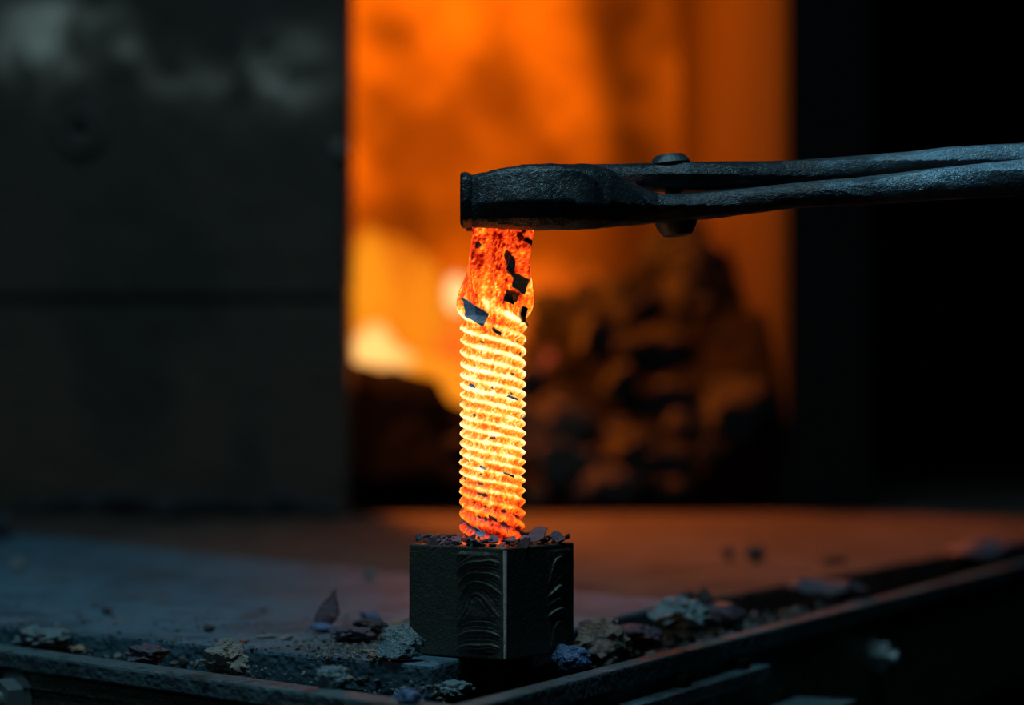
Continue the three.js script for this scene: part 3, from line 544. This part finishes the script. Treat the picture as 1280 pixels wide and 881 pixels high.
// ---------------------------------------------------------------- scale flakes on the block
{
  const r = rng(5), top = BH + 0.0008, R = block.rotation.y;
  const place = (u, v) => new THREE.Vector3(u, 0, v).applyAxisAngle(new THREE.Vector3(0, 1, 0), R).add(new THREE.Vector3(block.position.x, top, block.position.z));
  const protos = []; for (let k = 0; k < 8; k++) protos.push(flakeGeometry(40 + k, 1, 0.8, 0.09, 0.5 * (r() - 0.3)));
  const flakeSide = (u, v) => { const a = place(u, v), w = a.x + 0.012 < -0.018 ? 'left of the bar' : a.x + 0.012 > 0.018 ? 'right of the bar' : a.z > 0 ? 'in front of the bar' : 'behind the bar'; return ['small grey-purple flake of iron scale on the block top ' + w, 'scale flake', 'scale flakes on the block top ' + w]; };
  let n = 0;
  for (let k = 0; k < 1800 && n < 120; k++) {
    const u = (r() * 2 - 1) * 0.035, v = (r() * 2 - 1) * 0.035, d = Math.hypot(u, v);
    if (d < 0.0235 || (u + v < -0.012 && r() < 0.5)) continue;
    const s = 0.004 + 0.0085 * r() ** 1.6;
    const f = solid('scale_flake', protos[n % 8], r() < 0.55 ? M.flake : M.flakeDark, ...flakeSide(u, v));
    f.scale.setScalar(s); f.position.copy(place(u, v)); f.position.y += 0.0004 + 0.0034 * r() ** 1.5; f.rotation.set((r() - 0.5) * 1.3, r() * 6.3, (r() - 0.5) * 1.3); n++;
  }
  const big = (u, v, s, rx, ry, rz, y, m, label, k) => { const f = solid('scale_flake', flakeGeometry(60 + k, 1, 0.75, 0.07, 0.25), m, label, 'scale flake'); f.scale.setScalar(s); f.position.copy(place(u, v)); f.position.y += y; f.rotation.set(rx, ry, rz); };
  big(0.032, -0.005, 0.015, 1.0, 0.5, 0.35, 0.006, M.flake, 'largest pale purple flake tilted up at the right of the block top', 1);
  big(0.034, -0.022, 0.012, 0.9, -0.4, -0.4, 0.004, M.flake, 'angular purple flake at the far right corner of the block top', 2);
  big(-0.033, 0.031, 0.0095, 1.3, 0.3, 0.9, 0.0042, M.flake, 'lone flake standing on the left corner of the block top', 3);
  big(0.012, 0.034, 0.008, 1.1, 0.1, 0.2, 0.0005, M.slagTeal, 'teal flake hanging over the block front edge below the bar', 4);
}

// ---------------------------------------------------------------- debris on the plate, in the gutter and on the rails
const lumpAt = (name, px, py, y, w, h, m, label, category, o = {}) => {
  const p = ground(px, py, y), k = (CZ - p.z) / F, W = w * k, H = h * k;
  const g = o.flake ? flakeGeometry(o.seed ?? px, W, o.depth ?? W * 0.7, o.thick ?? 0.0012, o.curl ?? 0.3) : lumpGeometry(o.seed ?? px, W, H, o.depth ?? W * 0.75, o.detail ?? (w > 35 ? 5 : 3), o.rough ?? 0.7, o.streak ?? 0, o.taper ?? 0, o.lean ?? 0);
  const f = solid(name, g, m, label, category, o.group);
  if (o.scaleY) f.scale.y = o.scaleY;
  f.rotation.set(o.rx ?? 0, o.ry ?? 0, o.rz ?? 0); f.position.set(p.x, y - 0.0004 + (o.dy ?? 0), p.z); return f;
};
lumpAt('slag_shard', 402, 789, 0, 36, 46, M.slagPurple, 'dark purple shard standing upright on the plate left of the block', 'slag', { depth: 0.007, seed: 12, rough: 0.5, taper: 0.8, lean: 0.75 });
lumpAt('scale_flake', 404, 790, 0, 34, 10, M.slagBlue, 'small blue flake lying against the upright purple shard', 'scale flake', { seed: 14 });
lumpAt('slag_chunk', 500, 826, 0, 62, 38, M.slagTeal, 'large striated teal chunk leaning by the left foot of the block', 'slag', { seed: 21, streak: 0.35, rz: 0.12, rough: 0.45, taper: 0.55, lean: 0.25 });
lumpAt('slag_chunk', 494, 800, 0, 44, 18, M.slagTeal, 'flat teal-green chunk behind the large striated chunk', 'slag', { seed: 22 });
lumpAt('scale_flake', 504, 783, 0, 34, 10, M.slagTan, 'tan flake touching the left face of the block', 'scale flake', { flake: true, rz: 0.35, dy: 0.003, seed: 3 });
lumpAt('slag_chunk', 464, 800, 0, 40, 22, M.slagDark, 'black curled clinker left of the striated chunk', 'slag', { seed: 24, rough: 0.9 });
lumpAt('slag_chunk', 438, 804, 0, 46, 20, M.slagPurple, 'low purple-grey chunk between the upright shard and the black clinker', 'slag', { seed: 25 });
lumpAt('scale_flake', 462, 777, 0, 22, 12, M.slagBlue, 'blue flake lying behind the black clinker', 'scale flake', { seed: 26 });
lumpAt('wood_sliver', 333, 798, 0, 24, 5, M.slagPale, 'longer of the two pale slivers on the plate', 'sliver', { depth: 0.004, seed: 27, rough: 0.4 });
lumpAt('wood_sliver', 359, 800, 0, 15, 6, M.slagPale, 'shorter of the two pale slivers on the plate', 'sliver', { depth: 0.004, seed: 28, rz: 0.2, rough: 0.4 });
lumpAt('wood_sliver', 463, 815, 0, 24, 4, M.slagTan, 'thin tan sliver in front of the black clinker', 'sliver', { depth: 0.003, seed: 29 });
lumpAt('pebble', 467, 825, 0, 12, 9, M.slagPink, 'small pinkish pebble left of the striated chunk', 'pebble', { seed: 30 });
lumpAt('pebble', 424, 825, 0, 8, 7, M.slagBlue, 'tiny blue pebble on the worn front edge of the plate', 'pebble', { seed: 31 });
lumpAt('pebble', 305, 804, 0, 11, 6, M.slagPink, 'small reddish pebble left of the pale slivers', 'pebble', { seed: 32 });
lumpAt('pebble', 262, 790, 0, 13, 8, M.slagDark, 'black pebble on the open plate left of the slivers', 'pebble', { seed: 33 });
lumpAt('slag_chunk', 283, 846, -0.012, 58, 36, M.slagPale, 'rough pale crumbly chunk in the gutter at the left rail', 'slag', { seed: 34, rough: 1.1, taper: 0.35 });
lumpAt('slag_chunk', 416, 862, -0.009, 40, 26, M.slagTeal, 'teal striated chunk lying on the left rail', 'slag', { seed: 35, streak: 0.3, depth: 0.012 });
lumpAt('slag_chunk', 512, 882, -0.009, 32, 18, M.slagBlue, 'dark blue chip on the left rail under the plate corner', 'slag', { seed: 36 });
lumpAt('slag_chunk', 568, 872, -0.02, 42, 18, M.slagTeal, 'low teal chip in the dark gap under the block', 'slag', { seed: 37 });
lumpAt('slag_chunk', 187, 832, -0.012, 48, 22, M.slagPurple, 'bluish purple chunk in the left gutter', 'slag', { seed: 38 });
lumpAt('slag_chunk', 50, 812, -0.012, 62, 26, M.slagTeal, 'grey-teal rubble lump at the far left end of the gutter', 'slag', { seed: 39, rough: 0.9 });
lumpAt('pebble', 97, 816, -0.012, 14, 9, M.slagTan, 'tan pebble in the left gutter', 'pebble', { seed: 40 });
lumpAt('slag_chunk', 706, 838, -0.01, 42, 30, M.slagBlue, 'bright blue flake at the right foot of the block', 'slag', { seed: 41, rz: -0.4, depth: 0.012 });
lumpAt('slag_chunk', 752, 834, -0.016, 62, 50, M.slagPale, 'pale crumbly rock heaped right of the block', 'slag', { seed: 42, rough: 1.1, depth: 0.03, taper: 0.3 });
lumpAt('pebble', 781, 826, -0.012, 20, 20, M.slagPink, 'pinkish stone beside the pale crumbly rock', 'pebble', { seed: 43 });
lumpAt('slag_chunk', 802, 815, -0.014, 50, 30, M.slagPurple, 'grey-purple chunk in the right gutter', 'slag', { seed: 44, depth: 0.03 });
lumpAt('slag_chunk', 850, 803, -0.014, 56, 44, M.slagTeal, 'blue-teal rubble lump in the right gutter', 'slag', { seed: 45, rough: 0.9, depth: 0.035 });
lumpAt('slag_chunk', 900, 784, -0.014, 54, 30, M.slagPurple, 'dull grey lump farther along the right gutter', 'slag', { seed: 46, depth: 0.04 });
lumpAt('slag_chunk', 858, 770, -0.004, 26, 30, M.slagDark, 'black lump standing at the seam of the two plates', 'slag', { seed: 47 });
lumpAt('slag_chunk', 880, 766, -0.004, 20, 26, M.slagDark, 'narrow black lump on the edge of the rust plate', 'slag', { seed: 48 });
lumpAt('slag_chunk', 1030, 752, -0.012, 70, 26, M.slagPurple, 'grey lump deep in the right gutter', 'slag', { seed: 49, depth: 0.05 });
lumpAt('slag_chunk', 1230, 703, -0.012, 80, 26, M.slagPurple, 'grey rubble lump at the far right end of the gutter', 'slag', { seed: 50, depth: 0.08 });
lumpAt('pebble', 910, 700, 0, 12, 14, M.slagDark, 'left dark pebble of the pair on the rust plate', 'pebble', { seed: 51 });
lumpAt('pebble', 945, 702, 0, 20, 16, M.slagDark, 'right dark pebble of the pair on the rust plate', 'pebble', { seed: 52 });
lumpAt('pebble', 1041, 703, 0, 30, 8, M.slagDark, 'flat dark chip alone on the orange part of the rust plate', 'pebble', { seed: 53 });
lumpAt('slag_chunk', 2, 676, 0, 26, 30, M.slagDark, 'black lump at the left end of the blue plate far edge', 'slag', { seed: 54 });
lumpAt('pebble', 24, 712, 0, 17, 13, M.slagPale, 'pale pebble far back on the blue plate', 'pebble', { seed: 55 });
lumpAt('pebble', 463, 722, 0, 14, 11, M.slagPale, 'pale pebble near the far edge of the blue plate', 'pebble', { seed: 56 });
lumpAt('pebble', 134, 768, 0, 14, 7, M.slagDark, 'dark reddish chip in the open middle of the blue plate', 'pebble', { seed: 57 });
{
  const r = rng(9), spots = [[40, 643], [95, 641], [150, 640], [205, 648], [250, 643], [300, 646], [350, 644], [395, 646]];
  const nth = ['first', 'second', 'third', 'fourth', 'fifth', 'sixth', 'seventh', 'eighth'];
  for (const [x, y] of spots) lumpAt('coal_lump', x + 10 * r(), y, -0.001, 34 + 30 * r(), 16 + 14 * r(), M.slagDark, nth[spots.findIndex((q) => q[0] === x)] + ' dark clinker lump from the left along the foot of the furnace front', 'coal', { seed: 200 + x, detail: 2, group: 'clinker lumps along the furnace foot' });
  // loose grains nobody could count
  const grain = new THREE.IcosahedronGeometry(1, 0), N = 2600, inst = new THREE.InstancedMesh(grain, metal({ color: rgb(0.09, 0.12, 0.135), roughness: 0.6 }), N), m = new THREE.Matrix4(), q = new THREE.Quaternion(), e = new THREE.Euler();
  for (let k = 0; k < N; k++) {
    let p, y = 0, s;
    const t = r();
    if (t < 0.34) { p = ground(440 + 65 * (r() + r() + r() - 1.5), 806 + 26 * (r() - 0.5) + 8 * r(), 0); s = 0.0003 + 0.0011 * r() ** 3; }
    else if (t < 0.5) { p = ground(540 * r(), 0, 0); const x = 535 * r(), yy = lerp(785, 829, x / 540) - 50 * r() ** 2; p = ground(x, yy, 0); s = 0.0003 + 0.0012 * r() ** 3; }
    else if (t < 0.75) { const x = 560 * r(); y = -0.014; p = ground(x, lerp(802, 862, x / 560) + 14 * (r() - 0.5), y); y = -0.026 + 0.016 * r(); s = 0.0005 + 0.0019 * r() ** 3; p.y = y; }
    else { const x = 700 + 380 * r(); y = -0.012; p = ground(x, lerp(838, 748, (x - 700) / 380) - 16 * r(), y); y = -0.026 + 0.014 * r(); s = 0.0006 + 0.0024 * r() ** 3; p.y = y; }
    if (y === 0) p.y = s * 0.3;
    q.setFromEuler(e.set(r() * 6, r() * 6, r() * 6)); m.compose(p, q, new THREE.Vector3(s * (1 + r()), s * 0.8, s * (1 + r()))); inst.setMatrixAt(k, m);
    const c = 0.35 + 1.2 * r() ** 2; inst.setColorAt(k, rgb(c, c * (0.9 + 0.1 * r()), c * (0.75 + 0.3 * r())));
  }
  shade(inst); inst.name = 'scale_grit'; inst.userData = { kind: 'stuff', label: 'loose grit of scale and ash scattered on the plate and in the gutters', category: 'grit' }; scene.add(inst);
}
renderer.render(scene, camera);
